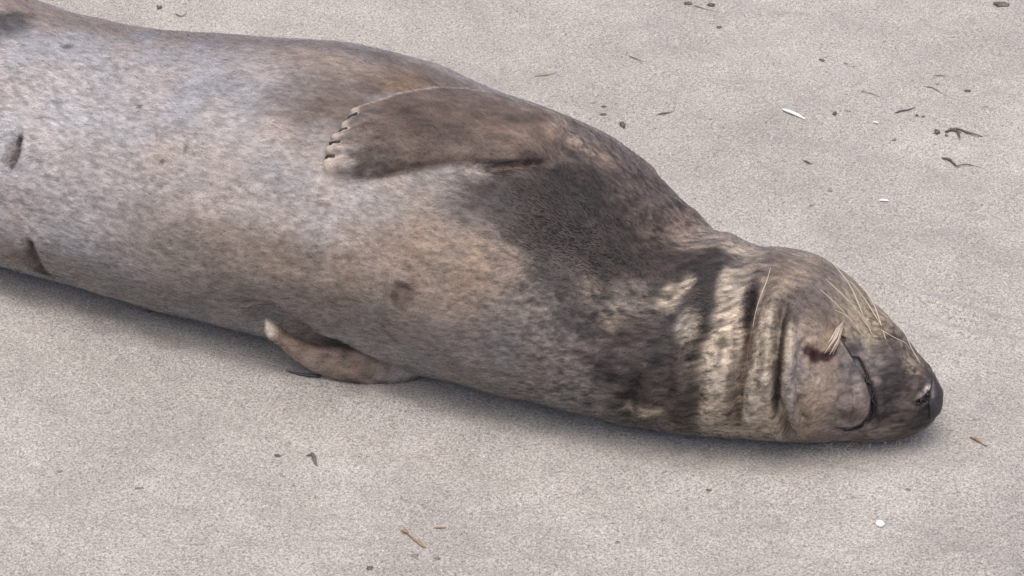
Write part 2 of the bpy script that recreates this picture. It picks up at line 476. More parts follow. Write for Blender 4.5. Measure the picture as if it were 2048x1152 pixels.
lat_ = np.stack([-AX[:, 1], AX[:, 0], 0 * co[:, 0]], -1)
ALONG = np.stack([(co * AX).sum(1), (co * lat_).sum(1), co[:, 2]], -1)     # body-aligned coordinates
fat = smooth(.05, .35, co[:, 0])
disp += .0045 * vnoise(ALONG * [.6, 1, 1], 9, 11) + .0022 * vnoise(ALONG * [.5, 1, 1], 26, 12) * (1 - .3 * fat)
disp += .0012 * vnoise(ALONG * [.35, 1, 1], 70, 13) * (.5 + .8 * fat)
wr = vnoise(ALONG * [1, .18, .18], 55, 14)
disp += .0012 * wr * smooth(.18, .30, co[:, 0]) * (1 - smooth(.44, .50, co[:, 0]))   # neck wrinkles run round the neck
co2 = co + nor * disp[:, None]
body_mesh.vertices.foreach_set('co', co2.astype(np.float32).ravel()); body_mesh.update()
co = co2
nor = normals()

# ---------------------------------------------------------------- coat pattern (fur pigment plus painted edge light and sky sheen, in body coordinates)
PALE = (.40, .36, .325); GREY = (.33, .31, .30); TAN = (.34, .265, .205); BROWN = (.155, .115, .09); DARK = (.050, .037, .032)
CREAM = (.48, .395, .285); OCHRE = (.36, .25, .15); MID = (.235, .20, .175); MUZ = (.150, .115, .098); LIT_RIM = (.52, .47, .41)
# (centre on the skin, radius along, radius round, colour, strength, edge raggedness)
BLOBS = [
 ([(-0.8557,0.5032,0.4017)], .25, .07, (.17, .135, .11), .85, .7), ([(-0.6588,0.4007,0.4131)], .22, .055, (.19, .155, .13), .8, .8), ([(-0.4874,0.3232,0.44)], .22, .05, (.21, .175, .15), .8, .8), ([(-0.304,0.2535,0.4591)], .20, .05, (.22, .175, .145), .8, .8), ([(-0.1437,0.1937,0.4446)], .14, .05, (.20, .15, .11), .8, .7),
 ([(-0.8023,0.4517,0.4079)], .34, .10, TAN, .75, .5), ([(-0.9244,0.4172,0.4208)], .05, .06, DARK, .8, .6), ([(-0.5386,0.2971,0.4438)], .25, .06, MID, .45, .8),
 ([(-0.372,0.2153,0.4677)], .15, .05, TAN, .5, .8),
 ([(-0.6783,0.1768,0.419)], .30, .16, (.40, .39, .395), .8, .6), ([(-0.8445,0.0891,0.2877)], .22, .20, (.45, .43, .43), .6, .5),  # first patch: pale grey coat with a bluish sky sheen painted in
 ([(-0.4979,0.1369,0.451)], .05, .05, GREY, .7, .9), ([(-0.3294,0.0793,0.4633)], .10, .10, BROWN, .55, .8), ([(-0.185,0.1244,0.4599)], .10, .05, (.24, .155, .09), .9, .6), ([(-0.2491,0.1096,0.4661)], .035, .03, BROWN, .8, .7),
 ([(-0.291,0.1748,0.4698)], .10, .05, TAN, .6, .7),
 ([(-0.3054,0.0204,0.4475)], .06, .09, BROWN, .65, .8), ([(-0.333,-0.0334,0.4199)], .05, .07, GREY, .6, .8),
 ([(-0.46,-0.0777,0.3479)], .30, .12, PALE, .7, .4), ([(-0.3055,-0.1087,0.3667)], .12, .06, (.38, .36, .35), .6, .5),
 ([(-0.4618,-0.1218,0.2456)], .24, .08, (.33, .265, .21), .85, .35), ([(-0.3234,-0.1673,0.2447)], .15, .06, (.31, .25, .20), .8, .35), ([(-0.1359,-0.2225,0.3001)], .17, .09, TAN, .8, .5), ([(-0.0694,-0.2198,0.3376)], .10, .08, OCHRE, .5, .7), ([(-0.028,-0.2659,0.2789)], .09, .06, TAN, .6, .8),
 ([(-0.727,0.0237,0.1214)], .35, .06, MID, .6, .6), ([(-0.3611,-0.1505,0.173)], .25, .06, MID, .7, .5), ([(-0.2224,-0.2084,0.181)], .14, .05, MID, .5, .5),
 ([(-0.0199,-0.1395,0.4048)], .12, .10, GREY, .75, .6), ([(-0.1032,-0.1374,0.3939)], .08, .04, GREY, .6, .5),
 ([(0.0872,-0.3036,0.2446)], .16, .22, MID, .75, .7), ([(0.0216,-0.2955,0.1491)], .16, .12, (.26, .23, .21), .6, .7),
 ([(0.1066,-0.0287,0.4171)], .10, .12, TAN, .75, .5), ([(0.1988,-0.0847,0.3719)], .10, .09, BROWN, .75, .6), ([(0.1518,0.0665,0.3916)], .06, .08, BROWN, .5, .6),
 ([(0.1212,-0.1679,0.3735)], .20, .12, DARK, .9, .5), ([(0.1046,-0.1622,0.3798)], .15, .10, DARK, .97, .4), ([(-0.0033,-0.1728,0.3862)], .10, .06, DARK, .75, .6), ([(0.2211,-0.185,0.3352)], .12, .13, DARK, .95, .5), ([(0.1696,-0.2541,0.3106)], .14, .09, DARK, .75, .8), ([(0.195,0.0526,0.3698)], .12, .10, BROWN, .85, .5), ([(0.261,-0.0372,0.3333)], .09, .12, BROWN, .85, .6), ([(0.1085,0.1499,0.3786)], .10, .06, TAN, .7, .6),
 ([(0.1039,-0.2252,0.341)], .12, .08, DARK, .65, .7), ([(-0.0614,-0.1607,0.3885)], .10, .05, (.12, .105, .10), .6, .6), ([(0.1773,-0.2958,0.269)], .09, .09, DARK, .6, 1.1), ([(0.255,-0.305,0.2653)], .05, .09, DARK, .75, .9), ([(0.0789,-0.2626,0.3062)], .08, .05, (.13, .11, .10), .55, 1.), ([(0.2579,-0.1059,0.3355)], .04, .10, BROWN, .8, .5), ([(0.3128,-0.1219,0.3057)], .05, .08, TAN, .6, .6),
 ([(0.2344,-0.3341,0.2256)], .09, .16, (.085, .065, .055), .85, .8), ([(0.2845,-0.3702,0.1407)], .035, .09, DARK, .75, .8), ([(0.1939,-0.2836,0.2806)], .05, .05, MID, .6, .9),
 ([(0.2035,-0.347,0.1244)], .02, .06, DARK, .7, .8), ([(0.1282,-0.2721,0.2977)], .025, .03, TAN, .4, 1.),
 ([(0.2225,-0.3455,0.0979)], .038, .022, CREAM, .95, .5), ([(0.165,-0.3059,0.256)], .02, .03, CREAM, .35, 1.),
 ([(0.3809,-0.3662,0.198)], .085, .17, CREAM, .92, .45), ([(0.3401,-0.344,0.2323)], .035, .10, CREAM, .8, .5), ([(0.4379,-0.3771,0.1857)], .05, .15, CREAM, .75, .4), ([(0.3418,-0.3739,0.1434)], .045, .08, CREAM, .85, .5),
 ([(0.2598,-0.2763,0.2857)], .020, .030, CREAM, .75, .6), ([(0.325,-0.2834,0.2904)], .030, .055, DARK, .97, .4), ([(0.3029,-0.2236,0.3106)], .05, .05, DARK, .75, .7), ([(0.3543,-0.1958,0.3126)], .028, .045, DARK, .8, .6), ([(0.3778,-0.1599,0.3047)], .03, .03, CREAM, .7, .6),
 ([(0.3489,-0.2668,0.2942)], .014, .05, CREAM, .8, .5), ([(0.394,-0.2903,0.2801)], .017, .055, DARK, .95, .4), ([(0.3891,-0.3354,0.2462)], .010, .05, (.17, .115, .085), .6, .8),
 ([(0.4283,-0.3083,0.2724)], .018, .030, CREAM, .9, .5), ([(0.3687,-0.2379,0.3001)], .02, .03, (.26, .22, .18), .7, .8), ([(0.421,-0.2595,0.2944)], .02, .05, (.22, .175, .14), .7, .8), ([(0.3074,-0.3251,0.259)], .02, .04, DARK, .7, .9), ([(0.3769,-0.3659,0.1977)], .006, .05, (.17, .09, .055), .7, .8), ([(0.3694,-0.3737,0.113)], .008, .04, (.17, .10, .06), .6, .6),
 ([(0.4775,-0.222,0.2998)], .09, .11, (.30, .235, .175), .85, .6), ([(0.5469,-0.2084,0.2713)], .06, .06, (.33, .27, .20), .7, .7), ([(0.4451,-0.2101,0.302)], .03, .05, BROWN, .6, .9), ([(0.4812,-0.2859,0.2822)], .05, .05, (.17, .135, .12), .8, .8), ([(0.5139,-0.3049,0.2554)], .03, .03, BROWN, .6, .8),
 ([(0.519,-0.2305,0.2855)], .05, .05, (.20, .16, .14), .6, .9), ([(0.5973,-0.2375,0.2205)], .06, .09, (.42, .335, .225), .9, .4), ([(0.6484,-0.2588,0.1745)], .045, .06, (.38, .295, .20), .85, .6),
 ([(0.5055,-0.3695,0.1603)], .050, .12, (.38, .28, .20), .95, .3), ([(0.4625,-0.3763,0.1851)], .014, .09, (.34, .29, .26), .8, .4), ([(0.4343,-0.3709,0.2012)], .007, .10, (.05, .03, .025), .9, .4),
 ([(0.6438,-0.3225,0.1375)], .055, .11, MUZ, .97, .35), ([(0.6238,-0.2865,0.1832)], .030, .03, MUZ, .5, .8), ([(0.6634,-0.3371,0.0766)], .05, .05, MUZ, .9, .5), ([(0.6193,-0.3375,0.1329)], .022, .07, (.085, .066, .060), .85, .5), ([(0.6442,-0.3111,0.1498)], .02, .03, (.085, .066, .060), .7, .9), ([(0.6854,-0.3283,0.0754)], .035, .04, (.07, .055, .052), .85, .7), ([(0.6975,-0.3147,0.1016)], .02, .05, (.05, .04, .04), .8, .5), ([(0.6645,-0.276,0.1559)], .03, .03, (.30, .235, .17), .6, .8), ([(0.6223,-0.3433,0.0584)], .03, .02, (.30, .24, .18), .7, .4),
 ([(0.5579,-0.3478,0.1451)], .040, .075, (.20, .17, .155), .85, .45), ([(0.5607,-0.3543,0.1174)], .030, .042, (.30, .25, .22), .85, .4), ([(0.5616,-0.3546,0.1145)], .021, .028, (.17, .115, .105), .85, .6), ([(0.5704,-0.3444,0.1478)], .012, .012, (.36, .30, .26), .8, .6), ([(0.5698,-0.355,0.1037)], .010, .006, (.07, .045, .045), .8, .8), ([(0.552,-0.3542,0.1234)], .008, .006, (.08, .05, .05), .7, .8), ([(0.5835,-0.3487,0.1307)], .007, .007, (.07, .06, .06), .7, .5),
 ([(0.5529,-0.3542,0.0837)], .03, .02, (.28, .23, .20), .7, .4), ([(0.5613,-0.3255,0.1898)], .02, .03, (.24, .21, .20), .7, .5),
 ([(0.6939,-0.3061,0.1169)], .007, .014, (.55, .50, .45), .95, .3), ([(0.6808,-0.3216,0.1115)], .012, .008, (.40, .34, .30), .7, .4),
 ([(0.4845,-0.3502,0.2266)], .010, .010, (.075, .016, .017), .97, .3), ([(0.4999,-0.3506,0.215)], .013, .013, (.075, .016, .017), .97, .3), ([(0.5173,-0.343,0.2088)], .013, .010, (.12, .03, .03), .95, .3), ([(0.5288,-0.3303,0.215)], .006, .014, (.12, .035, .035), .85, .3),
 ([(-0.1798,-0.2194,0.2665)], .020, .008, (.07, .04, .03), .8, .8), ([(-0.1954,-0.2189,0.2433)], .008, .012, (.09, .05, .04), .7, .8), ([(-0.1766,-0.2247,0.254)], .025, .03, BROWN, .5, .9),
 ([(-0.8668,0.1415,0.3353)], .006, .018, (.045, .035, .03), .95, .9), ([(-0.8708,0.1297,0.3218)], .008, .014, (.05, .037, .03), .95, 1.), ([(-0.8779,0.1195,0.3054)], .005, .015, (.05, .037, .03), .85, 1.), ([(-0.8829,0.1298,0.3146)], .016, .02, BROWN, .6, 1.), ([(-0.8549,0.0717,0.1674)], .006, .02, (.05, .035, .03), .9, 1.), ([(-0.8517,0.0793,0.1364)], .010, .02, (.06, .042, .033), .8, 1.2), ([(-0.8407,0.0958,0.0962)], .018, .018, (.06, .045, .035), .8, 1.2), ([(-0.869,0.0932,0.1244)], .03, .03, BROWN, .6, 1.), ([(-0.892,0.1155,0.1049)], .03, .02, TAN, .6, .7),
 ([(0.3941,-0.2877,0.2814)], .011, .050, DARK, .95, .5), ([(0.3856,-0.3459,0.2336)], .007, .040, (.12, .07, .05), .7, .7), ([(0.325,-0.285,0.2894)], .024, .048, DARK, .95, .5), ([(0.2868,-0.2557,0.2998)], .012, .020, CREAM, .7, .9), ([(0.2871,-0.3238,0.2581)], .016, .025, CREAM, .55, 1.), ([(0.351,-0.2573,0.2979)], .012, .035, CREAM, .85, .6), ([(0.3405,-0.3165,0.2631)], .014, .030, CREAM, .7, .8), ([(0.2967,-0.3718,0.1419)], .020, .07, DARK, .7, 1.), ([(0.2019,-0.3465,0.124)], .010, .05, DARK, .7, .8), ([(0.5061,-0.3715,0.1467)], .030, .050, (.42, .315, .225), .75, .4), ([(0.4803,-0.3512,0.2273)], .009, .010, (.07, .014, .015), .97, .4), ([(0.4973,-0.3512,0.2164)], .013, .011, (.085, .016, .016), .97, .4), ([(0.5147,-0.3448,0.209)], .012, .009, (.07, .014, .015), .97, .4), ([(0.527,-0.3321,0.2143)], .006, .012, (.07, .016, .016), .9, .4),
 ([(0.3585,-0.3699,0.1806)], .006, .08, (.15, .10, .07), .6, 1.), ([(0.4067,-0.3612,0.2143)], .006, .06, (.17, .12, .085), .5, 1.), ([(-0.5984,0.0143,0.3673)], .006, .007, (.06, .05, .05), .85, .3), ([(-0.5581,0.0192,0.3893)], .005, .010, (.12, .10, .09), .7, .4), ([(-0.6473,0.1303,0.413)], .005, .006, (.05, .05, .05), .8, .3), ([(-0.6008,0.2498,0.4421)], .016, .004, (.08, .06, .05), .7, .4), ([(-0.7966,0.3318,0.4202)], .008, .008, (.1, .08, .07), .7, .5),
]
LINES = [([(0.5592,-0.3031,0.2185),(0.5766,-0.3112,0.1921),(0.5949,-0.3285,0.1639),(0.6089,-0.3406,0.135)], .006, (.26, .205, .175), .75), (MOUTH, .0060, (.014, .011, .012), .98), (FOLD_JAW, .007, (.05, .03, .025), .92), (FOLD_NECK, .006, (.075, .045, .032), .75), ([(0.4823,-0.3339,0.2471),(0.4719,-0.3574,0.2216),(0.4667,-0.3759,0.1848),(0.4732,-0.3827,0.1295),(0.4857,-0.3756,0.094)], .0045, (.11, .08, .065), .7), ([(0.3468,-0.328,0.2511),(0.3385,-0.3568,0.2113),(0.3381,-0.3733,0.153),(0.3377,-0.3537,0.068)], .006, (.12, .085, .06), .6)]
FL_BLOBS = [
 ([(-0.1051,-0.0071,0.4388)], .20, .14, (.19, .130, .095), .95, .3), ([(-0.1891,-0.0334,0.4296)], .09, .08, (.145, .100, .078), .85, .5), ([(0.0136,0.0053,0.4366)], .08, .10, (.215, .15, .11), .85, .5), ([(-0.0791,-0.0525,0.431)], .10, .04, (.14, .105, .085), .7, .6),
 ([(0.067,-0.0069,0.4289)], .025, .03, (.40, .27, .18), .9, .4), ([(-0.1234,0.064,0.4473)], .09, .03, (.20, .155, .13), .6, .7), ([(-0.2307,-0.0597,0.4157)], .05, .03, (.11, .08, .068), .7, .6),
 ([(-0.1879,-0.0855,0.4056)], .10, .008, (.38, .29, .22), .75, .4), ([(0.0218,-0.0797,0.4256)], .06, .02, (.09, .05, .04), .85, .5),
 ([(-0.2576,0.0415,0.4551)], .022, .013, CREAM, .85, .4), ([(-0.2802,0.0087,0.4444)], .018, .011, CREAM, .85, .4), ([(-0.2947,-0.0131,0.4345)], .016, .010, CREAM, .8, .4), ([(-0.3075,-0.0362,0.4215)], .016, .010, CREAM, .8, .4), ([(-0.3082,-0.0665,0.4021)], .016, .018, CREAM, .85, .4),
 ([(-0.1503,0.1145,0.4535)], .09, .012, LIT_RIM, .8, .3), ([(-0.0732,0.1541,0.4315)], .06, .012, LIT_RIM, .8, .3), ([(-0.2176,0.0691,0.4592)], .05, .012, LIT_RIM, .8, .3),  # light catching the leading edge, painted into the flipper colour
]

def in_near_flipper(P):
    d, t = seg_dist(P, np.array([q[:3] for q in NEAR_FLIPPER[1:]]))
    w = np.zeros(len(P))
    idx = np.nonzero(d < .07)[0]
    for i in idx:
        q = PADDLE.find_nearest(Vector(P[i]), .02)[3]
        if q is not None: w[i] = 1 - min(max((q - .004) / .005, 0), 1)
    return w * smooth(.10, .25, t), t

def coat(P):
    h = heading(P[:, 0]); lat = np.stack([-h[:, 1], h[:, 0], 0 * P[:, 0]], -1)
    A = np.stack([(P * h).sum(1), (P * lat).sum(1), P[:, 2]], -1)
    n1, n2, n3 = vnoise(A, 16, 21), vnoise(A * [.8, 1, 1], 38, 22), vnoise(A * [.6, 1, 1], 85, 23)
    n4 = vnoise(A * [.45, 1, 1], 170, 24)
    rag = .55 * n1 + .5 * n2 + .4 * n3
    x = P[:, 0]
    xs = [-1.2, -.4, 0.0, .2, .4, .75]
    cols = np.array([(.385, .36, .34), (.40, .36, .33), (.29, .245, .21), (.125, .098, .083), (.32, .26, .205), (.16, .13, .12)])
    c = np.stack([np.interp(x, xs, cols[:, i]) for i in range(3)], -1)
    def lay(c, blobs):
        for ctr, rx, ry, col, al, rg in blobs:
            d = P - np.array(ctr[0])
            m = np.nonzero((np.abs(d) < 2.2 * max(rx, ry)).all(1))[0]
            if not len(m): continue
            dm = d[m]
            u = (dm * h[m]).sum(1) / rx
            r2 = ((dm - (dm * h[m]).sum(1)[:, None] * h[m])**2).sum(1) / ry**2
            e = np.sqrt(u * u + r2) + .55 * rg * rag[m]
            w = (al * (1 - smooth(.45, 1.4, e)))[:, None]
            c[m] = c[m] * (1 - w) + np.array(col) * w
        return c
    c = lay(c, BLOBS)
    for line, wd, col, al in LINES:
        dd, tt = seg_dist(P, line)
        w = (al * (1 - smooth(.4, 1.3, dd / wd + .3 * n3)) * smooth(-.02, .1, tt) * smooth(-.02, .1, 1 - tt))[:, None]
        c = c * (1 - w) + np.array(col) * w
    # flecks of the coat
    amt = np.interp(x, [-1.2, -.5, -.1, .1, .3, .45, .52, .75], [.42, .30, .34, .62, .62, .42, .30, .70])
    n5 = vnoise(A * [.3, 1, 1], 330, 25)
    cl = np.interp(x, [-.5, .0, .2, .5], [.35, .5, 1, 1])
    fl = cl * (.42 * n3 + .22 * n2) + (.22 + .6 * cl) * n4 + 1.1 * n5
    c *= (1 + amt * fl)[:, None]
    muz = smooth(.565, .60, x)[:, None]          # whisker follicles and flecks of the muzzle
    c *= 1 - muz * (.5 * smooth(.12, .35, n4) - .55 * smooth(.10, .4, -n3 * .6 - n4 * .5))[:, None]
    warm = (.07 * n1)[:, None] * np.array([1, 0, -1])
    c *= 1 + warm
    return np.clip(c, .012, .8), lay, (n3, n4)

def coat_final(P, nrm=None):
    c, lay, nn = coat(P)
    # the far flipper stands proud of the flank
    fm = (P[:, 0] > -.38) & (P[:, 0] < .14) & (P[:, 2] > .22)
    if fm.any():
        idx = np.nonzero(fm)[0]
        hit = [FLIP.find_nearest(Vector(p), .03) for p in P[idx]]
        off = np.array([TRUNK.find_nearest(Vector(p))[3] for p in P[idx]])
        dist = np.array([.05 if q[3] is None else q[3] for q in hit])
        on = (smooth(.008, .004, dist) * smooth(.001, .005, off))[:, None]
        c2 = c.copy(); c2, _, _ = c2, None, None
        c2 = lay(c2, FL_BLOBS) * (1 + .8 * (vnoise(P, 22, 51) * .35 + vnoise(P * [.5, 1, 1], 70, 52) * .3 + vnoise(P * [.4, 1, 1], 200, 53) * .3))[:, None]
        for row, wd, col, al in ((range(18, 58, 3), .0060, (.50, .41, .32), .75),):  # bright rim of light painted as a pale line along the leading edge
            dd, tt = seg_dist(P, [FV[i * 60 + 5] for i in row])
            w = (al * smooth(1.3, .4, dd / wd))[:, None]; c2 = c2 * (1 - w) + np.array(col) * w
        dd, tt = seg_dist(P, [FV[i * 60 + 59] for i in range(22, 58, 3)])
        w = (.7 * smooth(1.3, .4, dd / .0065))[:, None]; c2 = c2 * (1 - w) + np.array((.42, .33, .25)) * w
        dd, tt = seg_dist(P, [FV[59 * 60 + j] for j in range(60)])
        w = (.9 * smooth(1.5, .5, (dd + .003 * nn[0]) / .012))[:, None]; c2 = c2 * (1 - w) + np.array((.60, .50, .39)) * w
        c2 = c2 * (1 + .12 * (nn[0] + nn[1]))[:, None]
        c[idx] = c[idx] * (1 - on) + c2[idx] * on
    w, t = in_near_flipper(P)
    fc = np.array([(.32, .235, .170)]) * (1 + .35 * nn[0] + .2 * nn[1])[:, None]
    tip = smooth(.72, .84, t)[:, None]
    fc = fc * (1 - tip) + np.array([(.74, .64, .48)]) * tip
    c = c * (1 - w[:, None]) + fc * w[:, None]
    lum = c.mean(1, keepdims=True) * .72
    c = c * .59 * (lum / .25)**.26
    c = c * .86 + c.mean(1, keepdims=True) * .14
    gr = vnoise(P, 30, 71) * .6 + vnoise(P, 130, 72) * .6
    sd = (.6 * smooth(.055, .010, P[:, 2]) * smooth(-.1, .5, gr))[:, None]      # sand caught in the fur along the ground
    c = c * (1 - sd) + np.array((.34, .315, .285)) * sd
    return np.clip(c, .006, .8)

body_col = coat_final(co)
at = body_mesh.color_attributes.new('coat', 'FLOAT_COLOR', 'POINT')
at.data.foreach_set('color', np.concatenate([body_col, np.ones((nvert, 1))], 1).astype(np.float32).ravel())

skin_mat, N, L, B = new_mat('seal_coat')
a = N.new('ShaderNodeAttribute'); a.attribute_name = 'coat'
tc = N.new('ShaderNodeNewGeometry')
nz = noise(380, 3, .7, tc.outputs['Position'], N, L)
nr = ramp(nz.outputs['Fac'], [(.3, (.72, .72, .72)), (.5, (1, 1, 1)), (.72, (1.22, 1.22, 1.22))], N, L)
L.new(mix(N, L, 'MULTIPLY', 1.0, a.outputs['Color'], nr.outputs['Color']), B.inputs['Base Color'])
B.inputs['Roughness'].default_value = .55
B.inputs['Specular IOR Level'].default_value = .3
bp = N.new('ShaderNodeBump'); bp.inputs['Strength'].default_value = .5; bp.inputs['Distance'].default_value = .002
L.new(nz.outputs['Fac'], bp.inputs['Height']); L.new(bp.outputs['Normal'], B.inputs['Normal'])
body_mesh.materials.clear()
body = link('body', body_mesh, skin_mat, seal)
BODY = BVHTree.FromPolygons([tuple(v) for v in co], [tuple(p.vertices) for p in body_mesh.polygons])

# ---------------------------------------------------------------- fur
NH = 230000
nt = len(body_mesh.loop_triangles) if body_mesh.loop_triangles else 0
body_mesh.calc_loop_triangles()
tri = np.empty(len(body_mesh.loop_triangles) * 3, np.int32); body_mesh.loop_triangles.foreach_get('vertices', tri); tri = tri.reshape(-1, 3)
v0, v1, v2 = co[tri[:, 0]], co[tri[:, 1]], co[tri[:, 2]]
area = np.linalg.norm(np.cross(v1 - v0, v2 - v0), axis=1) / 2
cen = (v0 + v1 + v2) / 3
area = area * (cen[:, 2] > .004) * (cen[:, 0] > -1.35)
pick = rng.choice(len(tri), NH, p=area / area.sum())
r1, r2 = rng.random(NH)**.5, rng.random(NH)
w0, w1, w2 = (1 - r1)[:, None], (r1 * (1 - r2))[:, None], (r1 * r2)[:, None]
tp = tri[pick]
root = co[tp[:, 0]] * w0 + co[tp[:, 1]] * w1 + co[tp[:, 2]] * w2
rn = nor[tp[:, 0]] * w0 + nor[tp[:, 1]] * w1 + nor[tp[:, 2]] * w2
rn /= np.linalg.norm(rn, axis=1, keepdims=True)
rc = body_col[tp[:, 0]] * w0 + body_col[tp[:, 1]] * w1 + body_col[tp[:, 2]] * w2
hd = heading(root[:, 0])
jit = rng.normal(0, .16, (NH, 3))
flow = np.stack([vnoise(root, 9, 31), vnoise(root, 9, 32), vnoise(root, 9, 33)], -1) * .45
d = -hd + jit + flow
d -= (d * rn).sum(1, keepdims=True) * rn
d /= np.linalg.norm(d, axis=1, keepdims=True)
ln = .0075 * (.6 + .8 * rng.random(NH))
ln *= np.interp(root[:, 0], [-1.2, .2, .35, .50, .56, .72], [1, 1, .9, .5, .26, .25])
toe, _ = seg_dist(root, [FV[59 * 60 + j] for j in range(60)])
ln *= .3 + .7 * smooth(.012, .045, toe)
lift = .20 + .14 * rng.random(NH)
steps = np.array([0, .35, .7, 1.0]); curve = np.array([0, .42, .72, .85])
pts = root[:, None] - rn[:, None] * .0006 + d[:, None] * (ln[:, None, None] * steps[None, :, None]) + rn[:, None] * (ln * lift)[:, None, None] * curve[None, :, None]
hc = np.clip(rc * (.86 + rng.normal(0, .27, (NH, 1))), .004, .85)
fur = bpy.data.hair_curves.new('fur')
fur.add_curves([4] * NH)
fur.attributes['position'].data.foreach_set('vector', pts.astype(np.float32).ravel())
ra = fur.attributes.new('radius', 'FLOAT', 'POINT') if 'radius' not in fur.attributes else fur.attributes['radius']
ra.data.foreach_set('value', np.tile(np.array([.00042, .00040, .00030, .00008], np.float32), NH))
ca = fur.attributes.new('coat', 'FLOAT_COLOR', 'CURVE')
ca.data.foreach_set('color', np.concatenate([hc, np.ones((NH, 1))], 1).astype(np.float32).ravel())
fur_mat = bpy.data.materials.new('fur'); fur_mat.use_nodes = True
N, L = fur_mat.node_tree.nodes, fur_mat.node_tree.links
N.remove(N['Principled BSDF'])
a = N.new('ShaderNodeAttribute'); a.attribute_name = 'coat'
hb = N.new('ShaderNodeBsdfHairPrincipled'); hb.parametrization = 'COLOR'
hb.inputs['Roughness'].default_value = .5; hb.inputs['Radial Roughness'].default_value = .6; hb.inputs['IOR'].default_value = 1.28
L.new(a.outputs['Color'], hb.inputs['Color']); L.new(hb.outputs[0], N['Material Output'].inputs['Surface'])
fur.materials.append(fur_mat)
fo = bpy.data.objects.new('fur', fur); COL.objects.link(fo); fo.parent = seal
fo['kind'] = 'stuff'

# ---------------------------------------------------------------- nose, claws, whiskers
def plain(name, col, rough=.5, var=.25, scale=90, spec=.4):
    m, N, L, B = new_mat(name)
    t = N.new('ShaderNodeTexCoord')
    n = noise(scale, 3, .6, t.outputs['Object'], N, L)
    r = ramp(n.outputs['Fac'], [(.3, tuple(c * (1 - var) for c in col)), (.7, tuple(min(c * (1 + var), 1) for c in col))], N, L)
    L.new(r.outputs['Color'], B.inputs['Base Color'])
    B.inputs['Roughness'].default_value = rough; B.inputs['Specular IOR Level'].default_value = spec
    bp = N.new('ShaderNodeBump'); bp.inputs['Strength'].default_value = .4; bp.inputs['Distance'].default_value = .002
    L.new(n.outputs['Fac'], bp.inputs['Height']); L.new(bp.outputs['Normal'], B.inputs['Normal'])
    return m

nose_mat = plain('nose_skin', (.028, .024, .025), .38, .4, 160)
def on_skin(p, off=0.0):
    loc, n, _, _ = BODY.find_nearest(Vector(p))
    return loc + n * off, n

# nose pad: a rounded leathery cap wrapped over the muzzle tip, notched by the nostril
NOSE = [(0.7033,-0.2813,0.122),(0.7069,-0.2914,0.1137),(0.7089,-0.3021,0.1029),(0.708,-0.3107,0.0905),(0.7051,-0.3159,0.0778),(0.6989,-0.3193,0.0659)]
nv_, nf_ = [], []
M = 14
for i in range(26):
    t = i / 25
    k = t * (len(NOSE) - 1); a0 = min(int(k), len(NOSE) - 2)
    c = Vector(NOSE[a0]).lerp(Vector(NOSE[a0 + 1]), k - a0)
    c, n = on_skin(c)
    tan = (Vector(NOSE[-1]) - Vector(NOSE[0])).normalized()
    side = n.cross(tan).normalized()
    s = max(math.sin(math.pi * min(max(t, .02), .98)), .05)**.6
    for j in range(M):
        w = 2 * math.pi * j / M
        nv_.append(c + side * (.0185 * s * math.cos(w)) + n * (.0100 * s * math.sin(w) + .0010) + side * .002 * math.sin(9 * t))
nf_ = grid_faces(26, M) + [tuple(range(M - 1, -1, -1)), tuple(range(25 * M, 26 * M))]
nose = link('nose', pydata('nose', nv_, nf_), nose_mat, seal)

claw_mat = plain('claw_horn', (.035, .032, .035), .35, .4, 200)
CLAWS = [[(-0.2279,0.0449,0.4551),(-0.2371,0.0396,0.4542),(-0.2497,0.0345,0.4532)], [(-0.2515,0.0131,0.4468),(-0.2615,0.009,0.4452),(-0.2767,0.0044,0.443)], [(-0.2658,-0.0141,0.436),(-0.275,-0.0184,0.4336),(-0.2876,-0.0221,0.4309)], [(-0.2824,-0.0253,0.4298),(-0.2925,-0.0289,0.427),(-0.3034,-0.0314,0.4245)], [(-0.2935,-0.0486,0.416),(-0.3036,-0.0507,0.4134),(-0.3138,-0.051,0.4116)]]
def claw(pts, r):
    a_, b_, c_ = (on_skin(p, r * .85)[0] for p in pts)
    line = [a_, a_.lerp(b_, .5), b_, b_.lerp(c_, .5), c_]
    return link('claw', pydata('claw', *tube(line, [r * .5, r * .9, r * .85, r * .55, r * .15], 8)), claw_mat, seal)
for c in CLAWS: claw(c, .0036)
# the near flipper's claws rest on the sand
p = [Vector((-.335 - .060 * t, -.116 + .012 * t, .012 + .004 * t - .003 * math.sin(t * 3))) for t in (0, .3, .6, .85, 1)]
link('claw', pydata('claw', *tube(p, [.003, .0032, .0028, .0018, .0006], 8)), claw_mat, seal)

